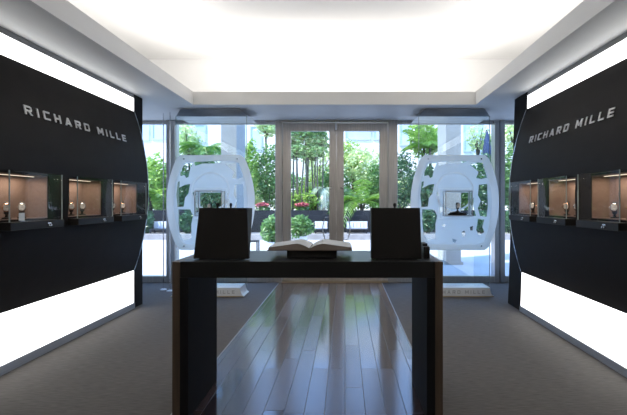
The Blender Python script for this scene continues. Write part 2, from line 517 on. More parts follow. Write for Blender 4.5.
STROKE = {
    'R': (1.0, [((0, 0), (.2, 0), (.2, 1), (0, 1)), ((.2, .8), (.86, .8), (.8, 1), (.2, 1)), ((.8, .5), (1, .56), (1, .88), (.8, 1)), ((.2, .36), (.88, .36), (1, .56), (.2, .56)), ((.46, .36), (.7, .36), (1.02, 0), (.76, 0))]),
    'I': (.2, [((0, 0), (.2, 0), (.2, 1), (0, 1))]),
    'C': (.95, [((0, .1), (.2, .1), (.2, .9), (0, .9)), ((.0, .9), (.2, .8), (.95, .8), (.95, 1), (.1, 1)), ((.1, 0), (.95, 0), (.95, .2), (.2, .2), (0, .1))]),
    'H': (1.0, [((0, 0), (.2, 0), (.2, 1), (0, 1)), ((.8, 0), (1, 0), (1, 1), (.8, 1)), ((.2, .4), (.8, .4), (.8, .6), (.2, .6))]),
    'A': (1.1, [((0, 0), (.22, 0), (.66, 1), (.44, 1)), ((.88, 0), (1.1, 0), (.66, 1), (.44, 1)), ((.25, .2), (.85, .2), (.78, .38), (.32, .38))]),
    'D': (1.0, [((0, 0), (.2, 0), (.2, 1), (0, 1)), ((.2, .8), (.8, .8), (.86, 1), (.2, 1)), ((.2, 0), (.86, 0), (.8, .2), (.2, .2)), ((.8, .2), (.86, 0), (1, .16), (1, .84), (.86, 1), (.8, .8))]),
    'M': (1.2, [((0, 0), (.2, 0), (.2, 1), (0, 1)), ((1, 0), (1.2, 0), (1.2, 1), (1, 1)), ((.2, 1), (.2, .68), (.52, .2), (.68, .2), (.6, .45)), ((1, 1), (.6, .45), (.52, .2), (.68, .2), (1, .68))]),
    'L': (.85, [((0, 0), (.2, 0), (.2, 1), (0, 1)), ((.2, 0), (.85, 0), (.85, .2), (.2, .2))]),
    'E': (.9, [((0, 0), (.2, 0), (.2, 1), (0, 1)), ((.2, 0), (.9, 0), (.9, .2), (.2, .2)), ((.2, .4), (.84, .4), (.84, .6), (.2, .6)), ((.2, .8), (.9, .8), (.9, 1), (.2, 1))]),
}


def letters(text, length, height, wscale, place, parent, material):
    """text as solid letters along 0..length; place(u, v, depth) gives a world point"""
    wid = sum(STROKE[c][0] * height * wscale for c in text if c != ' ')
    n_gap = sum(1 for a in range(len(text) - 1) if text[a] != ' ' and text[a + 1] != ' ') + 2.4 * text.count(' ')
    gap = (length - wid) / n_gap
    u = 0.0
    for i, c in enumerate(text):
        if c == ' ':
            u += gap * 1.4
            continue
        w, polys = STROKE[c]
        bm = bmesh.new()
        for poly in polys:
            a = [place(u + p[0] * height * wscale, p[1] * height, 0.0) for p in poly]
            b = [place(u + p[0] * height * wscale, p[1] * height, 1.0) for p in poly]
            loft(bm, [a, b])
        obj('letter', bm, material, parent)
        u += w * height * wscale + gap


def black_panel(side, y0, y1, niches, ty0, ty1, tz, label):
    xb = WL if side < 0 else None
    base = (WL + 0.002) if side < 0 else (WR - 0.002)
    root = thing('curved_signboard', label, 'wall panel', (base, (y0 + y1) / 2, PZ0), 'curved black display panels')
    zs = sorted(set([PZ0 + (PZ1 - PZ0) * k / 28 for k in range(29)] + [NZ0, NZ1]))
    zs = [z for z in zs if z in (NZ0, NZ1) or min(abs(z - NZ0), abs(z - NZ1)) > 0.012]
    ys = sorted([y0, y1] + [v for n in niches for v in n])

    def back(z):
        return WL + 0.001 if side < 0 else wr(z) - 0.001

    bm = bmesh.new()
    V = {}

    def vert(y, z, f):
        k = (round(y, 4), round(z, 4), f)
        if k not in V:
            V[k] = bm.verts.new((surf(side, z) if f else back(z), y, z))
        return V[k]

    for za, zb in zip(zs[:-1], zs[1:]):
        for ya, yb in zip(ys[:-1], ys[1:]):
            hole = NZ0 - 1e-6 <= za and zb <= NZ1 + 1e-6 and any(abs(ya - n[0]) < 1e-6 for n in niches)
            for f in (True, False):
                if not hole or not f:
                    bm.faces.new((vert(ya, za, f), vert(yb, za, f), vert(yb, zb, f), vert(ya, zb, f)))
        for y in (y0, y1):
            bm.faces.new((vert(y, za, True), vert(y, zb, True), vert(y, zb, False), vert(y, za, False)))
    for z in (PZ0, PZ1):
        for ya, yb in zip(ys[:-1], ys[1:]):
            bm.faces.new((vert(ya, z, True), vert(yb, z, True), vert(yb, z, False), vert(ya, z, False)))
    for n in niches:       # reveals of the openings
        for z in (NZ0, NZ1):
            bm.faces.new((vert(n[0], z, True), vert(n[1], z, True), vert(n[1], z, False), vert(n[0], z, False)))
        zz = [z for z in zs if NZ0 - 1e-6 <= z <= NZ1 + 1e-6]
        for y in n:
            for za, zb in zip(zz[:-1], zz[1:]):
                bm.faces.new((vert(y, za, True), vert(y, zb, True), vert(y, zb, False), vert(y, za, False)))
    obj('panel_face', bm, M['panel'], root)
    # polished rim along the far end
    bm = bmesh.new()
    rings = []
    for z in [PZ0 + (PZ1 - PZ0) * k / 28 for k in range(29)]:
        xs, xk = surf(side, z, 0.002), back(z)
        rings.append([(xk, y1, z), (xs, y1, z), (xs, y1 + 0.022, z), (xk, y1 + 0.022, z)])
    loft(bm, rings)
    obj('edge_trim', bm, M['panel_edge'], root)
    L = ty1 - ty0

    def place(u, v, d):
        y = ty0 + u if side < 0 else ty1 - u
        z = tz + v
        return (surf(side, z, 0.001 + 0.008 * d), y, z)
    letters('RICHARD MILLE', L, 0.076, 1.16, place, root, M['letter'])
    return root


NL = [(3.345, 3.905), (4.19, 4.76), (5.00, 5.57)]
NR = [(3.30, 3.83), (4.09, 4.63), (4.88, 5.42)]
black_panel(-1, 3.10, 5.86, NL, 3.685, 5.39, 2.112, 'curved black wall panel with raised lettering on the left wall')
black_panel(1, 3.00, 5.72, NR, 3.62, 5.27, 2.079, 'curved black wall panel with raised lettering on the right wall')


# ------------------------------------------------------------------ display cases in the panels
def display_case(side, y0, y1, label):
    zc = (NZ0 + NZ1) / 2
    s = 1 if side < 0 else -1                 # into the room
    xs = surf(side, zc)
    xb = xs - s * 0.185                       # back of the niche
    root = thing('display_case', label, 'display case', (xs, (y0 + y1) / 2, NZ0 - 0.07), 'glass display cases on the side walls')
    e = 0.002
    # lining: five faces with thickness, far and near back corners rounded
    t = 0.006
    a0, a1 = y0 + e, y1 - e
    b0, b1 = NZ0 + e, NZ1 - e
    xf = min(surf(side, NZ0), surf(side, NZ1)) if s > 0 else max(surf(side, NZ0), surf(side, NZ1))
    xf -= s * 0.002
    R = 0.05
    prof = [(xf, a0)]
    for k in range(5):
        th = math.pi / 2 * k / 4
        prof.append((xb + s * R * (1 - math.sin(th)), a0 + R * (1 - math.cos(th))))
    for k in range(5):
        th = math.pi / 2 * (1 - k / 4)
        prof.append((xb + s * R * (1 - math.sin(th)), a1 - R * (1 - math.cos(th))))
    prof.append((xf, a1))
    cy = (a0 + a1) / 2
    inner = [(x + (0 if i in (0, len(prof) - 1) else s * t * 0.7), y + (t if y < cy else -t)) for i, (x, y) in enumerate(prof)]
    bm = bmesh.new()
    loop = prof + inner[::-1]
    n = len(prof)
    lo = [bm.verts.new((x, y, b0)) for x, y in prof]
    hi = [bm.verts.new((x, y, b1)) for x, y in prof]
    li = [bm.verts.new((x, y, b0 + t)) for x, y in inner]
    hi2 = [bm.verts.new((x, y, b1 - t)) for x, y in inner]
    for i in range(n - 1):
        bm.faces.new((lo[i], lo[i + 1], hi[i + 1], hi[i]))
        bm.faces.new((li[i], li[i + 1], hi2[i + 1], hi2[i]))
    bm.faces.new(lo)
    bm.faces.new(hi)
    bm.faces.new(li)
    bm.faces.new(hi2)
    for a, b in ((lo, li), (hi, hi2)):
        bm.faces.new((a[0], b[0], b[-1], a[-1]))
    bm.faces.new((lo[0], hi[0], hi2[0], li[0]))
    bm.faces.new((lo[-1], hi[-1], hi2[-1], li[-1]))
    obj('niche_lining', bm, M['suede'], root)
    # lamp in the top of the niche
    xm = (xb + xf) / 2
    obj('niche_lamp', bx(min(xm, xm + s * 0.02), max(xm, xm + s * 0.012), y0 + 0.06, y1 - 0.06, NZ1 - 0.013, NZ1 - 0.009), M['lamp'], root)
    L = area('niche_light', (xm + s * 0.01, (y0 + y1) / 2, NZ1 - 0.02), (0, 0, 0), 0.05, (y1 - y0) * 0.7, 1.35, (1.0, 0.84, 0.68))
    # projecting glass cover: front, two sides, top
    zt, zb = NZ1 + 0.012, NZ0 - 0.012
    g0, g1 = y0 - 0.022, y1 + 0.035
    xg = xs + s * 0.092
    gt = 0.005

    def slab(bm, xa, xb_, *r):
        return box(bm, min(xa, xb_), max(xa, xb_), *r)
    xw = min if s > 0 else max
    x_in = max(surf(side, zt), surf(side, zb), surf(side, zc)) if s > 0 else min(surf(side, zt), surf(side, zb), surf(side, zc))
    x_in += s * 0.003
    bm = bmesh.new()
    slab(bm, xg - s * gt, xg, g0, g1, zb, zt)
    slab(bm, x_in, xg - s * gt, g0, g0 + gt, zb, zt)
    slab(bm, x_in, xg - s * gt, g1 - gt, g1, zb, zt)
    slab(bm, x_in, xg - s * gt, g0 + gt, g1 - gt, zt - gt, zt)
    obj('glass_cover', bm, M['case_glass'], root)
    for yy in (g0, g1):
        obj('glass_edge', slab(bmesh.new(), xg - s * 0.006, xg + s * 0.001, yy - 0.003, yy + 0.003, zb, zt), M['glass_edge'], root)
    # black tray under the glass
    bm = bmesh.new()
    slab(bm, x_in, xg + s * 0.012, g0 - 0.008, g1 + 0.008, zb - 0.062, zb - 0.0005)
    obj('base_tray', bm, M['black'], root, bevel=0.004, seg=1)
    # lock: two short chrome pins and a plate on the front of the tray
    ym = y0 + (y1 - y0) * 0.72 if side < 0 else y0 + (y1 - y0) * 0.28
    zk = zb - 0.035
    bm = bmesh.new()
    slab(bm, xg + s * 0.012, xg + s * 0.016, ym - 0.022, ym + 0.022, zk + 0.006, zk + 0.018)
    for dy in (-0.013, 0.013):
        tube(bm, [(xg + s * 0.012, ym + dy, zk - 0.006), (xg + s * 0.026, ym + dy, zk - 0.006)], 0.0065, 8)
    obj('lock', bm, M['titanium'], root)
    return xm


def watch_bm():
    pass


def make_watch(name, label, metal, group):
    """tonneau wristwatch closed round a black cushion on a small stand; front faces local +X, base at the origin"""
    root = thing(name, label, 'watch', (0, 0, 0), group)
    obj('stand', lathe(bmesh.new(), 0, 0, [(0.026, 0), (0.026, 0.006), (0.009, 0.011), (0.007, 0.026), (0.016, 0.034), (0.016, 0.038)], 14), M['black'], root)
    bm = bmesh.new()
    rings = []
    n = 22
    for k in range(n):
        a = 2 * math.pi * k / n
        cx, cz = 0.030 * math.cos(a), 0.072 + 0.034 * math.sin(a)
        nx, nz = math.cos(a), math.sin(a)
        h = 0.014
        rings.append([(cx, -h, cz), (cx, h, cz), (cx + 0.004 * nx, h, cz + 0.004 * nz), (cx + 0.004 * nx, -h, cz + 0.004 * nz)])
    loft(bm, rings + [rings[0]], caps=False)
    bmesh.ops.remove_doubles(bm, verts=bm.verts, dist=1e-6)
    obj('strap', bm, M['strap'], root)
    # tonneau case
    outline = []
    for k in range(24):
        a = 2 * math.pi * k / 24
        y = 0.021 * math.copysign(abs(math.cos(a)) ** 0.7, math.cos(a))
        z = 0.027 * math.copysign(abs(math.sin(a)) ** 0.6, math.sin(a))
        outline.append((y * (1 - 0.12 * (z / 0.027) ** 2), z))
    rings = []
    for x, sc in ((0.030, 0.96), (0.034, 1.0), (0.041, 1.0), (0.044, 0.9)):
        rings.append([(x + 0.002 - 0.004 * (z / 0.027) ** 2, y * sc, 0.072 + z * sc) for y, z in outline])
    c = obj('watch_case', loft(bmesh.new(), rings), metal, root)
    rings = []
    for x, sc in ((0.0435, 0.80), (0.0465, 0.78)):
        rings.append([(x + 0.001 - 0.004 * (z / 0.027) ** 2, y * sc, 0.072 + z * sc) for y, z in outline])
    obj('dial', loft(bmesh.new(), rings), M['dial'], c)
    obj('crown', tube(bmesh.new(), [(0.037, -0.021, 0.072), (0.037, -0.028, 0.072)], 0.004, 8), metal, c)
    return root


def copy_thing(o, loc, rz, label):
    c = o.copy()
    COL.objects.link(c)
    c.location, c.rotation_euler = loc, (0, 0, rz)
    c['label'] = label
    for ch in list(o.children):
        d = ch.copy()
        COL.objects.link(d)
        d.parent = c
        for g in list(ch.children):
            e = g.copy()
            COL.objects.link(e)
            e.parent = d
    return c


protos = {}
order = ['nearest', 'middle', 'farthest']
PLAN = {(-1, 0): [(0.10, 'titanium'), (0.36, 'gold'), (0.66, 'titanium')], (-1, 1): [(0.16, 'gold'), (0.34, 'gold'), (0.66, 'titanium')], (-1, 2): [(0.28, 'titanium'), (0.68, 'gold')],
        (1, 0): [(0.26, 'gold'), (0.66, 'titanium')], (1, 1): [(0.26, 'titanium'), (0.64, 'gold')], (1, 2): [(0.30, 'gold'), (0.66, 'titanium')]}
POSN = {2: ['nearer the camera', 'farther from the camera'], 3: ['nearest the camera', 'in the middle', 'farthest from the camera']}
for side, niches in ((-1, NL), (1, NR)):
    for i, (y0, y1) in enumerate(niches):
        w = 'left' if side < 0 else 'right'
        xm = display_case(side, y0, y1, f'glass display case with brown lining, {order[i]} of three on the {w} wall')
        plan = PLAN[(side, i)]
        for j, (f, kind) in enumerate(plan):
            lab = f'{"gold" if kind == "gold" else "silver"} wristwatch {POSN[len(plan)][j]} in the {order[i]} {w} wall case'
            loc = (xm, y0 + (y1 - y0) * f, NZ0 + 0.0085)
            rz = (-0.95 if side < 0 else math.pi + 0.95)
            if kind not in protos:
                p = make_watch('wristwatch', lab, M[kind], 'wristwatches in the wall cases')
                protos[kind] = p
                p.location, p.rotation_euler = loc, (0, 0, rz)
                p.scale = (1.22,) * 3
            else:
                copy_thing(protos[kind], loc, rz, lab)

# small pale card holder standing in the nearest left case
r = thing('card_holder', 'pale card on a small foot inside the nearest left wall case', 'card', (surf(-1, 1.43) + 0.05, 3.50, NZ0 - 0.0125))
x = surf(-1, 1.43) + 0.05
obj('card', bx(x - 0.002, x + 0.002, 3.475, 3.535, NZ0 - 0.004, NZ0 + 0.055), M['white_card'], r)
obj('foot', bx(x - 0.012, x + 0.012, 3.480, 3.530, NZ0 - 0.0125, NZ0 - 0.004), M['chrome'], r)

# ------------------------------------------------------------------ glass front with double door
ZT = 2.80


def pane(name, x0, x1, z0, z1, y=YB, parent=None, t=0.012):
    return struct(name, bx(x0, x1, y - t / 2, y + t / 2, z0, z1), M['glass'], parent)


def X(px):
    return PX(px, YB)


# kerb under the fixed glass, head rail
bm = bx(RL, X(275.6), YB - 0.06, YB + 0.06, 0, 0.105)
box(bm, X(397.4), RR, YB - 0.06, YB + 0.06, 0, 0.105)
struct('trim_6', bm, M['steel'])
bm = bx(RL, X(275.6), YB - 0.05, YB + 0.05, 2.745, ZT)
box(bm, X(397.4), RR, YB - 0.05, YB + 0.05, 2.745, ZT)
struct('trim_7', bm, M['dark_steel'])
wins = [(RL, X(168.5)), (X(177), X(245)), (X(245), X(276)), (X(397), X(407)), (X(407), X(493)), (X(503), RR)]
for i, (a, b) in enumerate(wins):
    pane(f'window_{i + 1}', a + 0.002, b - 0.002, 0.105, 2.745)
for i, (a, b) in enumerate(((168.5, 177), (493, 497.5), (498.5, 503))):
    bm = bx(X(a), X(b), YB - 0.10, YB + 0.10, 0, ZT)
    struct(f'trim_{8 + i}', bm, M['dark_steel'])
struct('trim_11', bx(X(497.5), X(498.5), YB - 0.04, YB + 0.10, 0, ZT), M['black'])

# door frame
JL0, JL1, JR0, JR1 = X(276), X(283), X(387.5), X(397)
bm = bx(JL0, JL1 - 0.006, YB - 0.09, YB + 0.09, 0, ZT)
box(bm, JR0 + 0.006, JR1, YB - 0.09, YB + 0.09, 0, ZT)
box(bm, JL1 - 0.006, JR0 + 0.006, YB - 0.09, YB + 0.09, PZ(122.7, YB), ZT)
struct('door_frame', bm, M['steel'], bevel=0.004, seg=1)
struct('trim_12', bx(JL1 - 0.006, JR0 + 0.006, YB - 0.11, YB + 0.09, 0.0, 0.022), M['brass'])
struct('trim_13', bx(X(335.2), X(337), YB - 0.125, YB - 0.09, PZ(131, YB), PZ(124, YB)), M['chrome'])


def leaf(n, x0, x1, gx0, gx1, hx):
    zt, zb = PZ(123.4, YB), 0.026
    gz0, gz1 = 0.24, PZ(131.3, YB)
    bm = bx(x0, gx0, YB - 0.03, YB + 0.03, zb, zt)
    box(bm, gx1, x1, YB - 0.03, YB + 0.03, zb, zt)
    box(bm, gx0, gx1, YB - 0.03, YB + 0.03, zb, gz0)
    box(bm, gx0, gx1, YB - 0.03, YB + 0.03, gz1, zt)
    d = struct(f'door_{n}', bm, M['steel'])
    obj('door_pane', bx(gx0, gx1, YB - 0.006, YB + 0.006, gz0, gz1), M['glass'], d)
    # curved pull handle, bowed away from the meeting stile
    sgn = -1 if hx < X(336.5) else 1
    z0, z1 = PZ(239, YB), PZ(217, YB)
    x_in = gx1 - 0.02 if sgn < 0 else gx0 + 0.02
    pts = [(x_in, YB - 0.03, z1), (x_in, YB - 0.075, z1)]
    for k in range(9):
        t = k / 8
        pts.append((x_in + sgn * (0.05 + 0.04 * math.sin(math.pi * t)), YB - 0.085, z1 + (z0 - z1) * t))
    pts += [(x_in, YB - 0.075, z0), (x_in, YB - 0.03, z0)]
    obj('door_handle', tube(bmesh.new(), pts, 0.009, 8), M['steel'], d, smooth=True)
    xl = x_in + (0.055 if sgn < 0 else -0.055)
    obj('door_lock', tube(bmesh.new(), [(xl, YB - 0.03, PZ(188, YB)), (xl, YB - 0.036, PZ(188, YB))], 0.018, 12), M['chrome'], d)


leaf(1, JL1, X(336.25), X(291), X(329.3), X(329))
leaf(2, X(336.40), JR0, X(343.7), X(379.3), X(344))

# ------------------------------------------------------------------ showcases: plinth, clear sheet, frosted watch plate, hung case
HOLES = [
    [(98, 82), (128, 80), (118, 100), (112, 128), (104, 132), (98, 122), (84, 125), (84, 112)],
    [(75, 145), (82, 143), (80, 165), (100, 155), (118, 152), (112, 185), (100, 200), (96, 230), (74, 232), (70, 190)],
    [(76, 240), (118, 240), (128, 262), (122, 290), (122, 340), (95, 345), (82, 325), (77, 290)],
    [(272, 78), (285, 80), (300, 130), (280, 135), (262, 132), (270, 112), (252, 95), (238, 84)],
    [(272, 155), (300, 152), (303, 230), (298, 266), (275, 262), (268, 235), (278, 210), (268, 190)],
    [(268, 272), (290, 275), (284, 300), (290, 318), (272, 330), (262, 310), (266, 290)],
    [(130, 77), (205, 73), (232, 76), (200, 82), (160, 82), (135, 90)],
    [(136, 234), (147, 230), (148, 246), (139, 252)],
    [(180, 340), (196, 345), (190, 355), (182, 352)],
    [(212, 318), (222, 312), (226, 330), (216, 335)],
    [(146, 292), (158, 290), (156, 300), (148, 300)],
    [(152, 182), (235, 182), (235, 256), (152, 256)],
    [(240, 178), (254, 188), (252, 228), (262, 262), (246, 264), (240, 240)],
    [(126, 180), (136, 178), (138, 190), (130, 194)],
    [(240, 300), (252, 296), (250, 312), (242, 312)],
]


def tonneau(cx, cz, k):
    """outline of the plate: bowed sides, nearly flat top and bottom, clipped corners; px units times k"""
    pts = []
    hw, hm, hz = 33.0, 44.0, 47.2
    for i in range(17):
        t = -0.93 + 1.86 * i / 16
        pts.append((hm - (hm - hw) * t * t * 1.06, t * hz))
    pts += [(30.0, hz), (-30.0, hz)]
    for i in range(17):
        t = 0.93 - 1.86 * i / 16
        pts.append((-(hm - (hm - hw) * t * t * 1.06), t * hz))
    pts += [(-30.0, -hz), (30.0, -hz)]
    return [(cx + x * k, cz + z * k) for x, z in pts]


def plate_mesh(cx, cz, k, thick, loops=None):
    cu = bpy.data.curves.new('plate', 'CURVE')
    cu.dimensions = '2D'
    cu.fill_mode = 'BOTH'
    cu.extrude = thick / 2
    holes = HOLES if loops is None else []
    loops = loops or [tonneau(cx, cz, k)]
    for h in holes:
        loops.append([(cx + (u / 3.457 - 54.5) * k, cz - (v / 3.457 - 62.5) * k) for u, v in h])
    for lp in loops:
        s = cu.splines.new('POLY')
        s.points.add(len(lp) - 1)
        for p, q in zip(s.points, lp):
            p.co = (q[0], q[1], 0, 1)
        s.use_cyclic_u = True
    o = bpy.data.objects.new('plate', cu)
    COL.objects.link(o)
    dg = bpy.context.evaluated_depsgraph_get()
    me = bpy.data.meshes.new_from_object(o.evaluated_get(dg))
    bpy.data.objects.remove(o)
    bpy.data.curves.remove(cu)
    me.transform(Matrix.Rotation(math.radians(90), 4, 'X'))     # (x, y) -> (x, z)
    return me


YS = 6.80                       # plane of the clear sheets


def showcase(cx, w):
    k = YS / FPX
    cz = EYE - 0.5 * k
    g = 'window showcases beside the entrance door'
    hw = 0.535
    # plinth with flared ends
    t = thing('plinth', f'low pale polished plinth with lettering on the floor, {w} of the door', 'plinth', (cx, YS, 0), 'plinths of the window showcases')
    poly = [(-hw, 0.0), (hw, 0.0), (hw, 0.012)]
    flare = []
    for i in range(7):
        a = math.pi / 2 * i / 6
        flare.append((hw - 0.055 * math.sin(a), 0.012 + 0.12 * (1 - math.cos(a))))
    top = flare[1:]
    poly = [(-hw, 0.0), (hw, 0.0)] + flare + [(-x, z) for x, z in flare[::-1]]
    bm = prism_y(bmesh.new(), [(cx + x, z) for x, z in poly], YS - 0.20, YS + 0.16)
    obj('block', bm, M['plinth'], t)

    def place(u, v, d):
        return (cx - 0.40 + u, YS - 0.20 - 0.004 * d - 0.0002, 0.045 + v)
    letters('RICHARD MILLE', 0.80, 0.05, 0.85, place, t, M['plinth_letter'])
    obj('foot_rail', bx(cx - hw + 0.0, cx + hw, YS - 0.212, YS - 0.2002, 0.0, 0.012), M['brass'], t)
    # clear sheet
    s = thing('glass_sheet', f'tall clear glass sheet rising from the {w} plinth to a steel header', 'glass sheet', (cx, YS, 0.132), 'clear sheets of the window showcases')
    obj('sheet', bx(cx - hw, cx + hw, YS - 0.006, YS + 0.006, 0.1325, 2.688), M['sheet_glass'], s)
    for x in (cx - hw, cx + hw):
        obj('sheet_edge', bx(x - 0.004, x + 0.004, YS - 0.0065, YS + 0.0065, 0.1325, 2.688), M['glass_edge'], s)
    # frosted plate
    f = thing('frosted_plate', f'frosted watch shaped plate with skeleton cut outs, {w} of the door', 'frosted plate', (cx, YS - 0.03, cz), 'frosted watch plates of the window showcases')
    me = plate_mesh(cx, cz, k, 0.006)
    me.transform(Matrix.Translation((0, YS - 0.03, 0)))
    link('plate', me, M['frosted'], f)
    inner = [(cx + (x - cx) * 0.84, cz + (z - cz) * 0.88) for x, z in tonneau(cx, cz, k)]
    me = plate_mesh(cx, cz, k, 0.004, [tonneau(cx, cz, k), inner])
    me.transform(Matrix.Translation((0, YS - 0.0355, 0)))
    link('bezel', me, M['frosted_bezel'], f)
    ring = [[(cx + r * k * math.cos(2 * math.pi * i / 40), cz + (11 + r * math.sin(2 * math.pi * i / 40)) * k) for i in range(40)] for r in (19.5, 17.8)]
    rect = [[(cx + sx * w2 * k, cz + (-1 + sz * h2) * k) for sx, sz in ((-1, -1), (1, -1), (1, 1), (-1, 1))] for w2, h2 in ((16.5, 15.5), (15, 14))]
    for lp in (ring, rect):
        me = plate_mesh(cx, cz, k, 0.003, lp)
        me.transform(Matrix.Translation((0, YS - 0.035, 0)))
        link('etched_line', me, M['frosted_bezel'], f)
    for sx in (-0.40, 0.40):
        for sz in (-0.655, 0.655):
            obj('standoff', tube(bmesh.new(), [(cx + sx, YS - 0.042, cz + sz), (cx + sx, YS - 0.0065, cz + sz)], 0.011, 10), M['chrome'], f)
    # glass case hung in the middle of the plate
    hx0, hx1 = cx + (147 / 3.457 - 54.5) * k, cx + (238 / 3.457 - 54.5) * k
    hz1, hz0 = cz - (176 / 3.457 - 62.5) * k, cz - (262 / 3.457 - 62.5) * k
    c = thing('hanging_case', f'small framed glass case in the centre of the {w} frosted plate', 'display case', (cx, YS - 0.15, hz0), 'small cases in the frosted plates')
    y0, y1 = YS - 0.22, YS - 0.0355
    q = 0.010
    bm = bx(hx0, hx1, y0, y1, hz0, hz0 + 0.014)
    box(bm, hx0, hx1, y0, y1, hz1 - 0.014, hz1)
    for xa in (hx0, hx1 - q):
        for ya in (y0, y1 - q):
            box(bm, xa, xa + q, ya, ya + q, hz0 + 0.014, hz1 - 0.014)
    obj('case_frame', bm, M['dark_steel'], c)
    bm = bx(hx0 + q, hx1 - q, y0 + 0.003, y0 + 0.006, hz0 + 0.0145, hz1 - 0.0145)
    for xa in (hx0 + 0.003, hx1 - 0.006):
        box(bm, xa, xa + 0.003, y0 + q, y1 - q, hz0 + 0.0145, hz1 - 0.0145)
    obj('case_glass', bm, M['case_glass'], c)
    bm = bmesh.new()
    n = 20
    rings = []
    for sc, z in ((1.0, 0.0145), (1.0, 0.035), (0.8, 0.055), (0.3, 0.066)):
        rings.append([((hx0 + hx1) / 2 + 0.14 * sc * math.cos(2 * math.pi * i / n), (y0 + y1) / 2 + 0.065 * sc * math.sin(2 * math.pi * i / n), hz0 + z) for i in range(n)])
    obj('case_cushion', loft(bm, rings), M['black'], c)
    lab = f'silver wristwatch on a black cushion in the {w} frosted plate case'
    copy_thing(protos['titanium'], ((hx0 + hx1) / 2, (y0 + y1) / 2, hz0 + 0.0665), -math.pi / 2, lab)['group'] = 'wristwatches in the frosted plate cases'
    # dark polished header hung from the ceiling over the sheet
    h = thing('showcase_header', f'dark polished steel header under the ceiling above the {w} frosted plate', 'header', (cx, 7.0, 2.64), 'steel headers over the showcases')
    pts = []
    for z, e in ((2.69, 0.56), (2.785, 0.45)):
        pts += [(cx - e, YS + 0.05 if z < 2.7 else YS - 0.05, z), (cx + e, YS + 0.05 if z < 2.7 else YS - 0.05, z), (cx + e, 7.45, z), (cx - e, 7.45, z)]
    obj('header_box', hexa(bmesh.new(), pts), M['recess'], h, bevel=0.004, seg=1)
    obj('header_lip', bx(cx - 0.44, cx + 0.44, YS - 0.025, 7.40, 2.7855, 2.7995), M['chrome'], h)


showcase(-2.02, 'left')
showcase(1.65, 'right')

# slim floor posts beside the left plinth
for i, (px, Y, lab) in enumerate(((163.4, 7.12, 'slim steel post on a small white foot beside the far left glass'), (170.0, 7.02, 'slim steel post on a small white foot beside the left plinth'))):
    x = PX(px, Y)
    p = thing('slim_post', lab, 'post', (x, Y, 0), 'slim steel posts beside the left showcase')
    obj('rod', tube(bmesh.new(), [(x, Y, 0.02), (x, Y, 2.795)], 0.008, 10), M['chrome'], p)
    obj('foot', lathe(bmesh.new(), x, Y, [(0.05, 0), (0.05, 0.012), (0.02, 0.02)], 16), M['white_card'], p)

# ------------------------------------------------------------------ console table
TX0, TX1, TY0, TY1, TZ = -1.098, 0.622, 2.855, 3.50, 1.012
t = thing('console_table', 'long black console table with slab legs in the room centre', 'table', ((TX0 + TX1) / 2, (TY0 + TY1) / 2, 0))
obj('table_top', bx(TX0 + 0.0502, TX1 - 0.0502, TY0, TY1, 0.908, TZ), M['table'], t, bevel=0.003, seg=1)
LT = 0.102
for x0, x1 in ((TX0 + 0.05, TX0 + LT), (TX1 - LT, TX1 - 0.05)):
    obj('leg', bx(x0, x1, TY0, TY1, 0.0, 0.9079), M['table_leg'], t, bevel=0.002, seg=1)
for x0, x1 in ((TX0, TX0 + 0.0495), (TX1 - 0.0495, TX1)):
    obj('edge_cladding', bx(x0, x1, TY0 + 0.001, TY1 - 0.001, 0.0, TZ - 0.001), M['bronze'], t, bevel=0.002, seg=1)


# ------------------------------------------------------------------ black tilted boxes and book on the table
def tilted_box(label, bl, br, tl, tr, y, z1, dt, db, knobs):
    """front face given by its corners' x at the bottom and the top; deeper at the top than at the foot"""
    r = thing('display_box', label, 'display box', ((bl + br) / 2, y + 0.06, TZ), 'black display boxes on the table')
    z0 = TZ + 0.006
    pts = [(bl, y, z0), (br, y, z0), (br, y + db, z0), (bl, y + db, z0), (tl, y, z1), (tr, y, z1), (tr, y + dt, z1 - 0.004), (tl, y + dt, z1 - 0.004)]
    obj('body', hexa(bmesh.new(), pts), M['black'], r, bevel=0.003, seg=2)
    obj('foot_plate', bx(bl + 0.03, br - 0.03, y + 0.01, y + db - 0.005, TZ + 0.0005, z0), M['dark_metal'], r)
    for kx, kr in knobs:
        obj('knob', lathe(bmesh.new(), kx, y + dt * 0.5, [(0.006, z1 - 0.004), (0.006, z1 + 0.006), (kr, z1 + 0.012), (kr, z1 + 0.026), (kr * 0.5, z1 + 0.031)], 12), M['black'], r)


Yq = 2.94


def QX(px):
    return PX(px, Yq)


ztop = PZ(207.8, Yq)
tilted_box('black display box on the table left of the open book', QX(193.2), QX(248.6), QX(199.2), QX(247.2), Yq, ztop, 0.17, 0.035, [(QX(214), 0.011), (QX(227.5), 0.009)])
tilted_box('black display box on the table right of the open book', QX(371.4), QX(421.8), QX(371.4), QX(420.0), Yq, ztop, 0.16, 0.10, [(QX(396), 0.010)])
# small dark box tucked against the right one
x0, x1 = PX(422.3, 3.06), PX(428.2, 3.06)
r = thing('card_box', 'small black box on the table beside the right display box', 'box', ((x0 + x1) / 2, 3.1, TZ))
obj('body', bx(x0, x1, 3.00, 3.15, TZ + 0.0005, PZ(246, 3.06)), M['black'], r, bevel=0.003, seg=1)
obj('lid', bx(x0 + 0.001, x1 - 0.006, 3.052, 3.148, PZ(246, 3.06) + 0.0005, PZ(243.3, 3.06)), M['black'], r, bevel=0.002, seg=1)

by0, by1 = 2.99, 3.36
zs = TZ + 0.054
obj_stand = tag(obj('book_stand', bx(PX(287, 3.03), PX(336.5, 3.03), 3.03, 3.33, TZ + 0.0005, zs), M['black'], bevel=0.003, seg=1), 'low black block under the open book on the table', 'book stand')
bxc = PX(309.7, by0)
b = thing('open_book', 'large open book lying on a black block on the table', 'book', (bxc, (by0 + by1) / 2, zs))
bw = 0.272


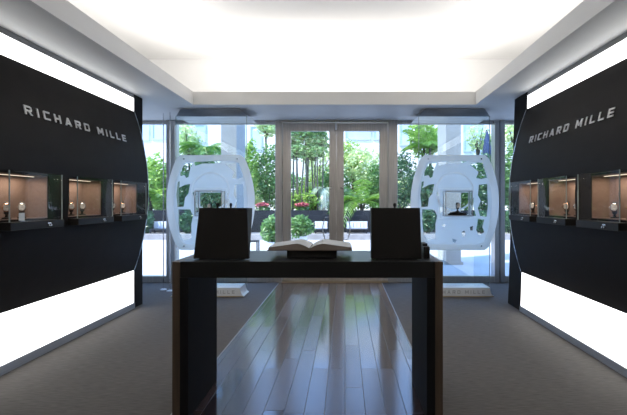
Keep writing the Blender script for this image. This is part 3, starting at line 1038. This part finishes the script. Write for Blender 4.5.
def page_z(u):          # thickness of the page block from the spine outwards
    a = min(1.0, u / 0.09)
    return 0.010 + 0.030 * math.sin(a * math.pi / 2) * (1 - max(0, (u - 0.09) / (bw - 0.09)) ** 0.9 * 0.86)


for s in (-1, 1):
    n = 14
    us = [bw * (i / n) ** 1.2 for i in range(n + 1)]
    bot = [(bxc + s * (u + 0.004), zs + 0.006) for u in us]
    top = [(bxc + s * (u + 0.004), zs + 0.006 + page_z(u)) for u in us]
    poly = bot + top[::-1]
    blk = obj('page_block', prism_y(bmesh.new(), poly, by0 + 0.006, by1 - 0.006), M['page_edge'], b)
    sheet = [(x, z + 0.0002) for x, z in top] + [(x, z + 0.0022) for x, z in top[::-1]]
    obj('page', prism_y(bmesh.new(), sheet, by0 + 0.004, by1 - 0.006), M['page'], b)
    xa, xb_ = sorted((bxc + s * 0.002, bxc + s * (bw + 0.010)))
    obj('cover', bx(xa, xb_, by0, by1, zs + 0.0006, zs + 0.0058), M['cover'], b)


# ------------------------------------------------------------------ outdoors
struct('ground', bx(-30, 30, YB + 0.05, 60, -0.10, 0.0), M['paving'])


def leaves(centres, size, up=0.3):
    """mesh of folded leaf blades round the given points"""
    n = len(centres)
    d = RNG.normal(size=(n, 3))
    d[:, 2] = d[:, 2] * 0.6 + up * RNG.uniform(-1, 1, n)
    d /= np.linalg.norm(d, axis=1)[:, None]
    r = RNG.normal(size=(n, 3))
    s = np.cross(d, r)
    s /= np.linalg.norm(s, axis=1)[:, None]
    nn = np.cross(d, s)
    L = size * RNG.uniform(0.6, 1.3, n)[:, None]
    W = L * 0.24
    c = np.asarray(centres)
    v = np.stack([c - d * L * 0.5, c + s * W + nn * L * 0.08, c + d * L * 0.5 - nn * L * 0.06, c - s * W + nn * L * 0.08], axis=1).reshape(-1, 3)
    f = []
    for i in range(n):
        a = 4 * i
        f += [(a, a + 1, a + 2), (a, a + 2, a + 3)]
    me = bpy.data.meshes.new('foliage')
    me.from_pydata(v.tolist(), [], f)
    me.update()
    return me


def blob(c, rad, n, hollow=0.55):
    d = RNG.normal(size=(n, 3))
    d /= np.linalg.norm(d, axis=1)[:, None]
    rr = (hollow + (1 - hollow) * RNG.uniform(0, 1, n))[:, None]
    # lumps, so that the outline is not a plain ellipsoid
    k = RNG.normal(size=(7, 3))
    k /= np.linalg.norm(k, axis=1)[:, None]
    lump = 0.82 + 0.26 * np.max(np.clip(d @ k.T, 0, 1) ** 6, axis=1)
    return np.asarray(c) + d * rr * lump[:, None] * np.asarray(rad)


def bush(name, label, px, py0, py1, Y, half_px, material, n, size, group='bushes in the planting bed', base_z=None, depth=None, stems=4, cat='bush'):
    """bush whose crown fills the pixel rows py0..py1 of the photograph at distance Y"""
    Y += 1.3
    x = PX(px, Y)
    zt, zb = PZ(py0, Y), PZ(py1, Y)
    base = 0.95 if base_z is None else base_z
    rx = half_px / FPX * Y
    rz = max(0.15, (zt - zb) / 2)
    ry = depth or min(rx, 0.9)
    root = thing(name, label, cat, (x, Y, base), group)
    zc = (zt + zb) / 2
    link('foliage', leaves(blob((x, Y, zc), (rx, ry, rz), n), size), material, root)
    for i in range(stems):
        a = 2 * math.pi * i / stems + 0.5
        pts = [(x + 0.05 * math.cos(a), Y + 0.05 * math.sin(a), base), (x + rx * 0.35 * math.cos(a), Y + ry * 0.35 * math.sin(a), (base + zc) / 2), (x + rx * 0.55 * math.cos(a), Y + ry * 0.5 * math.sin(a), zc)]
        obj('stem', tube(bmesh.new(), pts, 0.022, 6, 0.01), M['bark'], root)
    return root


def tree(label, px, py0, py1, Y, half_px, material, n, size, base_z=0.95):
    Y += 1.3
    x = PX(px, Y)
    zt, zb = PZ(py0, Y), PZ(py1, Y)
    rx = half_px / FPX * Y
    root = thing('tree', label, 'tree', (x, Y, base_z), 'trees in the garden')
    zc = (zt + zb) / 2
    rz = (zt - zb) / 2
    pts = np.concatenate([blob((x, Y, zc), (rx, min(rx, 1.4), rz), n // 2), blob((x - rx * 0.4, Y, zc + rz * 0.25), (rx * 0.6, 0.8, rz * 0.6), n // 4), blob((x + rx * 0.45, Y, zc - rz * 0.1), (rx * 0.55, 0.8, rz * 0.6), n // 4)])
    link('foliage', leaves(pts, size), material, root)
    obj('trunk', tube(bmesh.new(), [(x, Y, base_z), (x + 0.05, Y, (base_z + zb) / 2), (x - 0.03, Y, zc)], 0.075, 8, 0.035), M['bark'], root)
    for i in range(4):
        a = 1.6 * i
        obj('branch', tube(bmesh.new(), [(x, Y, zb), (x + rx * 0.3 * math.cos(a), Y + 0.3 * math.sin(a), zc), (x + rx * 0.7 * math.cos(a), Y + 0.6 * math.sin(a), zc + rz * 0.5)], 0.03, 6, 0.01), M['bark'], root)
    return root


def frond_mesh(base, az, length, rise, droop, leaflet, n=22):
    base = Vector(base)
    pts = []
    for i in range(n + 1):
        t = i / n
        r = length * t
        pts.append(base + Vector((math.cos(az) * r, math.sin(az) * r, rise * t - droop * t * t)))
    v, f = [], []
    side = Vector((-math.sin(az), math.cos(az), 0))
    for i in range(1, n + 1):
        t = i / n
        d = (pts[i] - pts[i - 1]).normalized()
        ll = leaflet * (0.35 + 0.9 * math.sin(math.pi * min(1, t * 0.85 + 0.1)))
        for s in (-1, 1):
            dirn = (side * s * 0.75 + d * 0.62 + Vector((0, 0, -0.28 + 0.1 * random.random()))).normalized()
            wv = d * leaflet * 0.06
            p = pts[i]
            a = len(v)
            v += [p - wv * 0.6, p + wv * 0.6, p + dirn * ll * 0.55 + wv - Vector((0, 0, 0.0)), p + dirn * ll - Vector((0, 0, ll * 0.18)), p + dirn * ll * 0.55 - wv]
            f.append((a, a + 1, a + 2, a + 3, a + 4))
    # rachis
    w = 0.012
    for i in range(n):
        a = len(v)
        v += [pts[i] - side * w, pts[i] + side * w, pts[i + 1] + side * w * 0.8, pts[i + 1] - side * w * 0.8]
        f.append((a, a + 1, a + 2, a + 3))
    me = bpy.data.meshes.new('frond')
    me.from_pydata([tuple(q) for q in v], [], f)
    me.update()
    return me


def palm(label, px, py_crown, Y, length, n_fr, material, leaflet=0.34, base_z=0.95, rise=0.9, droop=1.2, seed=0, r=0.07):
    Y += 1.3
    x, zc = PX(px, Y), PZ(py_crown, Y)
    root = thing('palm', label, 'palm', (x, Y, base_z), 'palms in the garden')
    obj('trunk', tube(bmesh.new(), [(x, Y, base_z), (x + 0.03, Y, (base_z + zc) / 2), (x, Y, zc)], r, 10, r * 0.75), M['bark'], root)
    random.seed(seed)
    for i in range(n_fr):
        az = 2 * math.pi * i / n_fr + random.uniform(-0.25, 0.25)
        me = frond_mesh((x, Y, zc), az, length * random.uniform(0.8, 1.1), rise * random.uniform(0.6, 1.4), droop * random.uniform(0.7, 1.2), leaflet)
        link('frond', me, material, root)
    return root


# planting bed behind a dark wall
YW = 17.6
bed = thing('planter', 'long dark planter wall holding the garden shrubs behind the paving', 'planter', (0, YW, 0))
obj('planter_wall', bx(-11, 11, YW, YW + 0.25, 0.0, 1.06), M['planter'], bed)
obj('soil', bx(-11, 11, YW + 0.25, YW + 6.5, 0.0, 0.95), M['bark'], bed)
tag(obj('stone_terrace', bx(-11, 11, 16.5, YW - 0.003, 0.0, 0.20), M['kerb']), 'low stone terrace along the foot of the dark planter wall', 'terrace')

# white building behind the garden
YF = 27.0
fb = thing('white_building', 'white rendered building with pale windows behind the garden trees', 'building', (0, YF, 0))
obj('wall', bx(-18, 18, YF, YF + 1.5, 0, 8.2), M['render_wall'], fb)
wid = 0
for px0, px1, py0, py1 in ((140, 150, 122, 141), (152, 167, 122, 140), (186, 206, 124, 143), (250, 262, 126, 150), (296, 322, 124, 139), (345, 371, 118, 140), (373, 384, 118, 140), (399, 411, 118, 146), (463, 472, 122, 152), (474, 482, 122, 152), (506, 518, 122, 146)):
    x0, x1, z1, z0 = PX(px0, YF), PX(px1, YF), PZ(py0, YF), PZ(py1, YF)
    q = 0.09
    bm = bx(x0, x1, YF - 0.07, YF - 0.001, z0, z0 + q)
    box(bm, x0, x1, YF - 0.07, YF - 0.001, z1 - q, z1)
    for xa in (x0, x1 - q):
        box(bm, xa, xa + q, YF - 0.07, YF - 0.001, z0 + q, z1 - q)
    w = obj('window', bm, M['win_frame'], fb)
    obj('pane', bx(x0 + q, x1 - q, YF - 0.03, YF - 0.001, z0 + q, z1 - q), M['win_pane'], w)

# portico columns
for lab, xa, xb_ in (('square grey column outdoors behind the left frosted plate', PX(221, 10), PX(236.5, 10)), ('square grey column outdoors behind the right frosted plate', PX(446, 10), PX(461, 10))):
    c = thing('column', lab, 'column', ((xa + xb_) / 2, 10.4, 0), 'columns in front of the shop')
    obj('shaft', bx(xa, xb_, 10.0, 10.9, 0.06, 4.6), M['column'], c)
    obj('base', bx(xa - 0.04, xb_ + 0.04, 9.96, 10.94, 0.0, 0.06), M['column'], c)
    obj('capital', bx(xa - 0.05, xb_ + 0.05, 9.95, 10.95, 4.6, 4.75), M['column'], c)

# plants, from left to right
bush('bush', 'bright green bush outdoors seen past the end of the left wall', 152, 152, 214, 17.6, 17, M['leaf_bright'], 1500, 0.20)
bush('bush', 'dark bush outdoors between the bright bush and the left mullion', 168, 160, 212, 18.2, 12, M['leaf_mid'], 900, 0.17)
bush('fern', 'small fern with light blades above the planter at far left', 160, 188, 212, 17.0, 9, M['leaf_bright'], 300, 0.26, cat='fern')
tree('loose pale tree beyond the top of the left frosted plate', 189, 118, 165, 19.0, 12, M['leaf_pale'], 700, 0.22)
bush('bush', 'rounded green bush showing over the left frosted plate', 206, 143, 200, 17.8, 16, M['leaf_mid'], 1200, 0.18)
bush('bush', 'dark bush behind the cut outs of the left frosted plate', 186, 168, 214, 17.1, 16, M['leaf_dark'], 1300, 0.16)
bush('bush', 'low dark bush behind the middle of the left frosted plate', 218, 180, 214, 17.0, 20, M['leaf_dark'], 1200, 0.16)
bush('shrub', 'tall bright shrub between the left frosted plate and the door', 250, 136, 205, 17.2, 9, M['leaf_bright'], 900, 0.2)
bush('shrub', 'tall leafy shrub just left of the steel door frame', 268, 142, 208, 17.6, 14, M['leaf_mid'], 1500, 0.17)
tree('tall tree showing above the shrub left of the door frame', 266, 112, 140, 19.5, 12, M['leaf_pale'], 500, 0.22)
tree('broad leaved tree filling the top of the left door pane', 306, 116, 163, 18.6, 24, M['leaf_mid'], 1500, 0.24)
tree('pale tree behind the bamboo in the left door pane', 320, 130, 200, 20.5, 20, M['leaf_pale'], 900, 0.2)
bush('bush', 'sunlit undergrowth at the foot of the bamboo clump', 306, 186, 214, 17.6, 22, M['leaf_bright'], 900, 0.2)
bush('bush', 'dark green bush right of the bamboo clump', 330, 165, 212, 18.2, 14, M['leaf_mid'], 900, 0.18)
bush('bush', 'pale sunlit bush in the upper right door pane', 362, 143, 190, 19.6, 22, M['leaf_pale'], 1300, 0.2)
bush('bush', 'dark shrub beside the right door stile', 374, 158, 212, 18.0, 9, M['leaf_mid'], 900, 0.16)
tree('bright tree beyond the top of the right frosted plate', 424, 112, 168, 18.8, 15, M['leaf_bright'], 900, 0.22)
bush('climber', 'dense dark climber right of the steel door frame', 402, 146, 214, 17.0, 15, M['leaf_dark'], 1900, 0.14, cat='climber')
bush('bush', 'dark bush behind the left side of the right frosted plate', 428, 160, 214, 17.3, 18, M['leaf_dark'], 1400, 0.16)
bush('bush', 'mid green bush behind the middle of the right frosted plate', 456, 152, 214, 17.8, 20, M['leaf_mid'], 1300, 0.18)
bush('bush', 'dark bush behind the right side of the right frosted plate', 484, 150, 214, 17.1, 16, M['leaf_dark'], 1300, 0.16)
tree('small loose tree beside the right mullion', 478, 120, 160, 19.2, 12, M['leaf_pale'], 350, 0.2)
bush('bush', 'green bush outdoors seen past the end of the right wall', 512, 146, 214, 17.6, 15, M['leaf_mid'], 1400, 0.19)
tree('pale tree above the bush beyond the right wall end', 514, 112, 156, 19.4, 12, M['leaf_pale'], 600, 0.22)

for k, (px, Y, lab) in enumerate(((146, 21.6, 'far hedge bush behind the left wall end'), (176, 22.0, 'far hedge bush behind the left mullion'), (212, 21.7, 'far hedge bush behind the left frosted plate centre'),
                                  (246, 22.0, 'far hedge bush right of the left frosted plate'), (284, 21.6, 'far hedge bush behind the left door jamb'), (318, 22.1, 'far hedge bush behind the bamboo canes'),
                                  (352, 21.7, 'far hedge bush behind the bright palm'), (388, 22.0, 'far hedge bush behind the right door jamb'), (424, 21.6, 'far hedge bush left in the right frosted plate'),
                                  (458, 22.0, 'far hedge bush behind the right frosted plate centre'), (494, 21.7, 'far hedge bush behind the right mullion'), (522, 22.0, 'far hedge bush behind the right wall end'))):
    bush('bush', lab, px, 160 + (k * 7) % 10, 216, Y, 24, M[('leaf_mid', 'leaf_bright', 'leaf_mid', 'leaf_pale')[k % 4]], 1700, 0.2, group='far hedge bushes')

for px, hp, lab in ((146, 9, 'low shrub on the terrace at the far left glass'), (188, 9, 'low shrub on the terrace behind the left edge of the left plate'), (240, 10, 'low shrub on the terrace behind the right edge of the left plate'),
                    (428, 10, 'low shrub on the terrace behind the left edge of the right plate'), (482, 10, 'low shrub on the terrace behind the right edge of the right plate'), (512, 9, 'low shrub on the terrace at the far right glass')):
    bush('low_shrub', lab, px, 208, 235, 15.75, hp, M['leaf_dark'], 700, 0.13, group='low shrubs on the terrace', base_z=0.2, depth=0.26, cat='shrub')

tree('feathery tree in the upper right door pane', 352, 136, 182, 20.2, 13, M['leaf_bright'], 700, 0.2)
bush('shrub', 'tall dark shrub behind the left side of the left plate', 180, 150, 212, 18.8, 10, M['leaf_mid'], 900, 0.17)
tree('slender tree between the right plate and the right mullion', 492, 128, 172, 19.6, 11, M['leaf_mid'], 600, 0.18)
palm('bright palm with arching fronds in the right door pane', 361, 204, 17.4, 1.75, 13, M['leaf_palm'], 0.42, rise=1.7, droop=1.75, seed=3)
palm('silvery palm with drooping fronds beside the door meeting stile', 324, 190, 17.4, 0.62, 10, M['leaf_silver'], 0.28, rise=0.55, droop=1.1, seed=5)
palm('tall palm crowning the left frosted plate', 206, 150, 18.4, 1.2, 12, M['leaf_palm'], 0.4, rise=0.8, droop=1.0, seed=8)
palm('tall palm showing over the right frosted plate', 430, 148, 18.0, 1.3, 12, M['leaf_palm'], 0.45, rise=1.2, droop=0.8, seed=9)
palm('small palm behind the far left glass', 150, 196, 17.2, 0.9, 10, M['leaf_palm'], 0.36, rise=0.8, droop=0.8, seed=12)

# bamboo clump seen in the left door pane
Yb = 19.4
x0 = PX(306, Yb)
g = thing('bamboo', 'clump of dark bamboo canes in the left door pane', 'bamboo', (x0, Yb, 0.95))
allp = []
for i in range(11):
    x = PX(291.5 + 3.1 * i + random.uniform(-0.7, 0.7), Yb)
    y = Yb - 0.8 + random.uniform(-0.3, 0.3)
    top = PZ(155 + random.uniform(-4, 5), Yb)
    obj('cane', tube(bmesh.new(), [(x, y, 0.95), (x + random.uniform(-.04, .04), y, 2.0), (x + random.uniform(-.08, .08), y, top)], 0.042, 6, 0.03), M['culm'], g)
    allp.append(blob((x, y, top), (0.25, 0.3, 0.3), 50, 0.1))
link('foliage', leaves(np.concatenate(allp), 0.22), M['leaf_mid'], g)

# red flowering plants on the planter
for lab, px, Y in (('red flowering plant on the planter left of the door frame', 263, 18.2), ('red flowering plant on the planter in the left door pane', 302, 18.2)):
    x = PX(px, Y)
    f = thing('flowering_plant', lab, 'flower', (x, Y, 0.95), 'red flowering plants')
    link('foliage', leaves(blob((x, Y, 1.10), (0.30, 0.25, 0.16), 130), 0.17), M['leaf_mid'], f)
    for k in range(4):
        a = 1.57 * k + 0.4
        link('flower_head', leaves(blob((x + 0.18 * math.cos(a), Y - 0.12 + 0.08 * math.sin(a), 1.27 + 0.03 * (k % 2)), (0.12, 0.10, 0.08), 45, 0.2), 0.13), M['flower'], f)

# potted shrubs just outside the door
for lab, px, Y, py0, py1, hp in (('potted green shrub outside, left of the steel door frame', 272, 13.0, 213, 246, 12.5), ('potted green shrub outside, seen through the left door pane', 301, 13.4, 212, 240, 14.5)):
    x = PX(px, Y)
    zt, zb = PZ(py0, Y), PZ(py1, Y)
    f = thing('potted_shrub', lab, 'potted plant', (x, Y, 0), 'potted shrubs outside the door')
    link('foliage', leaves(blob((x, Y, (zt + zb) / 2), (hp / FPX * Y, 0.36, (zt - zb) / 2), 800, 0.25), 0.14), M['leaf_mid'], f)
    obj('pot', lathe(bmesh.new(), x, Y, [(0.13, 0), (0.19, max(0.2, zb + 0.12)), (0.17, max(0.2, zb + 0.12)), (0.16, max(0.18, zb + 0.08))], 18), M['pot'], f)
    obj('stem', tube(bmesh.new(), [(x, Y, max(0.18, zb + 0.08)), (x, Y, (zt + zb) / 2)], 0.02, 6), M['bark'], f)


# slatted white benches in front of the planter
def bench(label, px0, px1, Y):
    x0, x1 = PX(px0, Y), PX(px1, Y)
    b = thing('garden_bench', label, 'bench', ((x0 + x1) / 2, Y, 0), 'slatted white benches on the terrace')
    b.location = ((x0 + x1) / 2, Y, 0.20)
    ORG[b] = Vector(b.location)
    bm = bmesh.new()
    n = max(4, int((x1 - x0) / 0.13))
    for i in range(n):
        xa = x0 + (x1 - x0) * i / n
        box(bm, xa + 0.008, xa + (x1 - x0) / n - 0.008, Y + 0.40, Y + 0.43, 0.37, 0.64)
    box(bm, x0, x1, Y + 0.431, Y + 0.46, 0.59, 0.64)
    box(bm, x0, x1, Y + 0.431, Y + 0.46, 0.37, 0.42)
    obj('backrest', bm, M['bench'], b)
    bm = bmesh.new()
    for i in range(5):
        box(bm, x0, x1, Y - 0.05 + 0.088 * i, Y + 0.022 + 0.088 * i, 0.335, 0.369)
    obj('seat', bm, M['dark_metal'], b)
    for xa in (x0 + 0.03, x1 - 0.08):
        for ya in (Y - 0.03, Y + 0.36):
            obj('leg', bx(xa, xa + 0.05, ya, ya + 0.05, 0.2005, 0.3345), M['dark_metal'], b)


bench('white slatted bench seen through the right door pane', 346.5, 368, 16.95)
bench('white slatted bench behind the door meeting stile', 314, 327, 16.95)
bench('white slatted bench outdoors at the far left', 149, 167, 16.95)

# thin framed stand on the paving, beside the left black box
Y = 11.6
x0, x1 = PX(247, Y), PX(257, Y)
s = thing('framed_stool', 'thin dark tubular stool on the paving beside the left black box', 'stool', ((x0 + x1) / 2, Y, 0))
zt = PZ(241.5, Y)
for xa in (x0, x1):
    for ya in (Y, Y + 0.25):
        obj('leg', tube(bmesh.new(), [(xa, ya, 0), (xa, ya, zt - 0.015)], 0.019, 8), M['dark_metal'], s)
bm = bmesh.new()
for ya in (Y, Y + 0.25):
    tube(bm, [(x0 - 0.019, ya, zt), (x1 + 0.019, ya, zt)], 0.019, 8)
for xa in (x0, x1):
    tube(bm, [(xa, Y, zt), (xa, Y + 0.25, zt)], 0.019, 8)
obj('top_frame', bm, M['dark_metal'], s)

# closed navy parasol beside the right mullion
Y = 20.0
x = PX(487, Y)
p = thing('parasol', 'navy blue folded parasol outdoors beside the right mullion', 'parasol', (x, Y, 0.95))
obj('pole', tube(bmesh.new(), [(x, Y, 0.95), (x, Y, PZ(130, Y))], 0.03, 8), M['dark_metal'], p)
obj('canopy', lathe(bmesh.new(), x, Y, [(0.17, PZ(156, Y)), (0.19, PZ(150, Y)), (0.13, PZ(140, Y)), (0.04, PZ(132, Y))], 12), M['awning'], p)
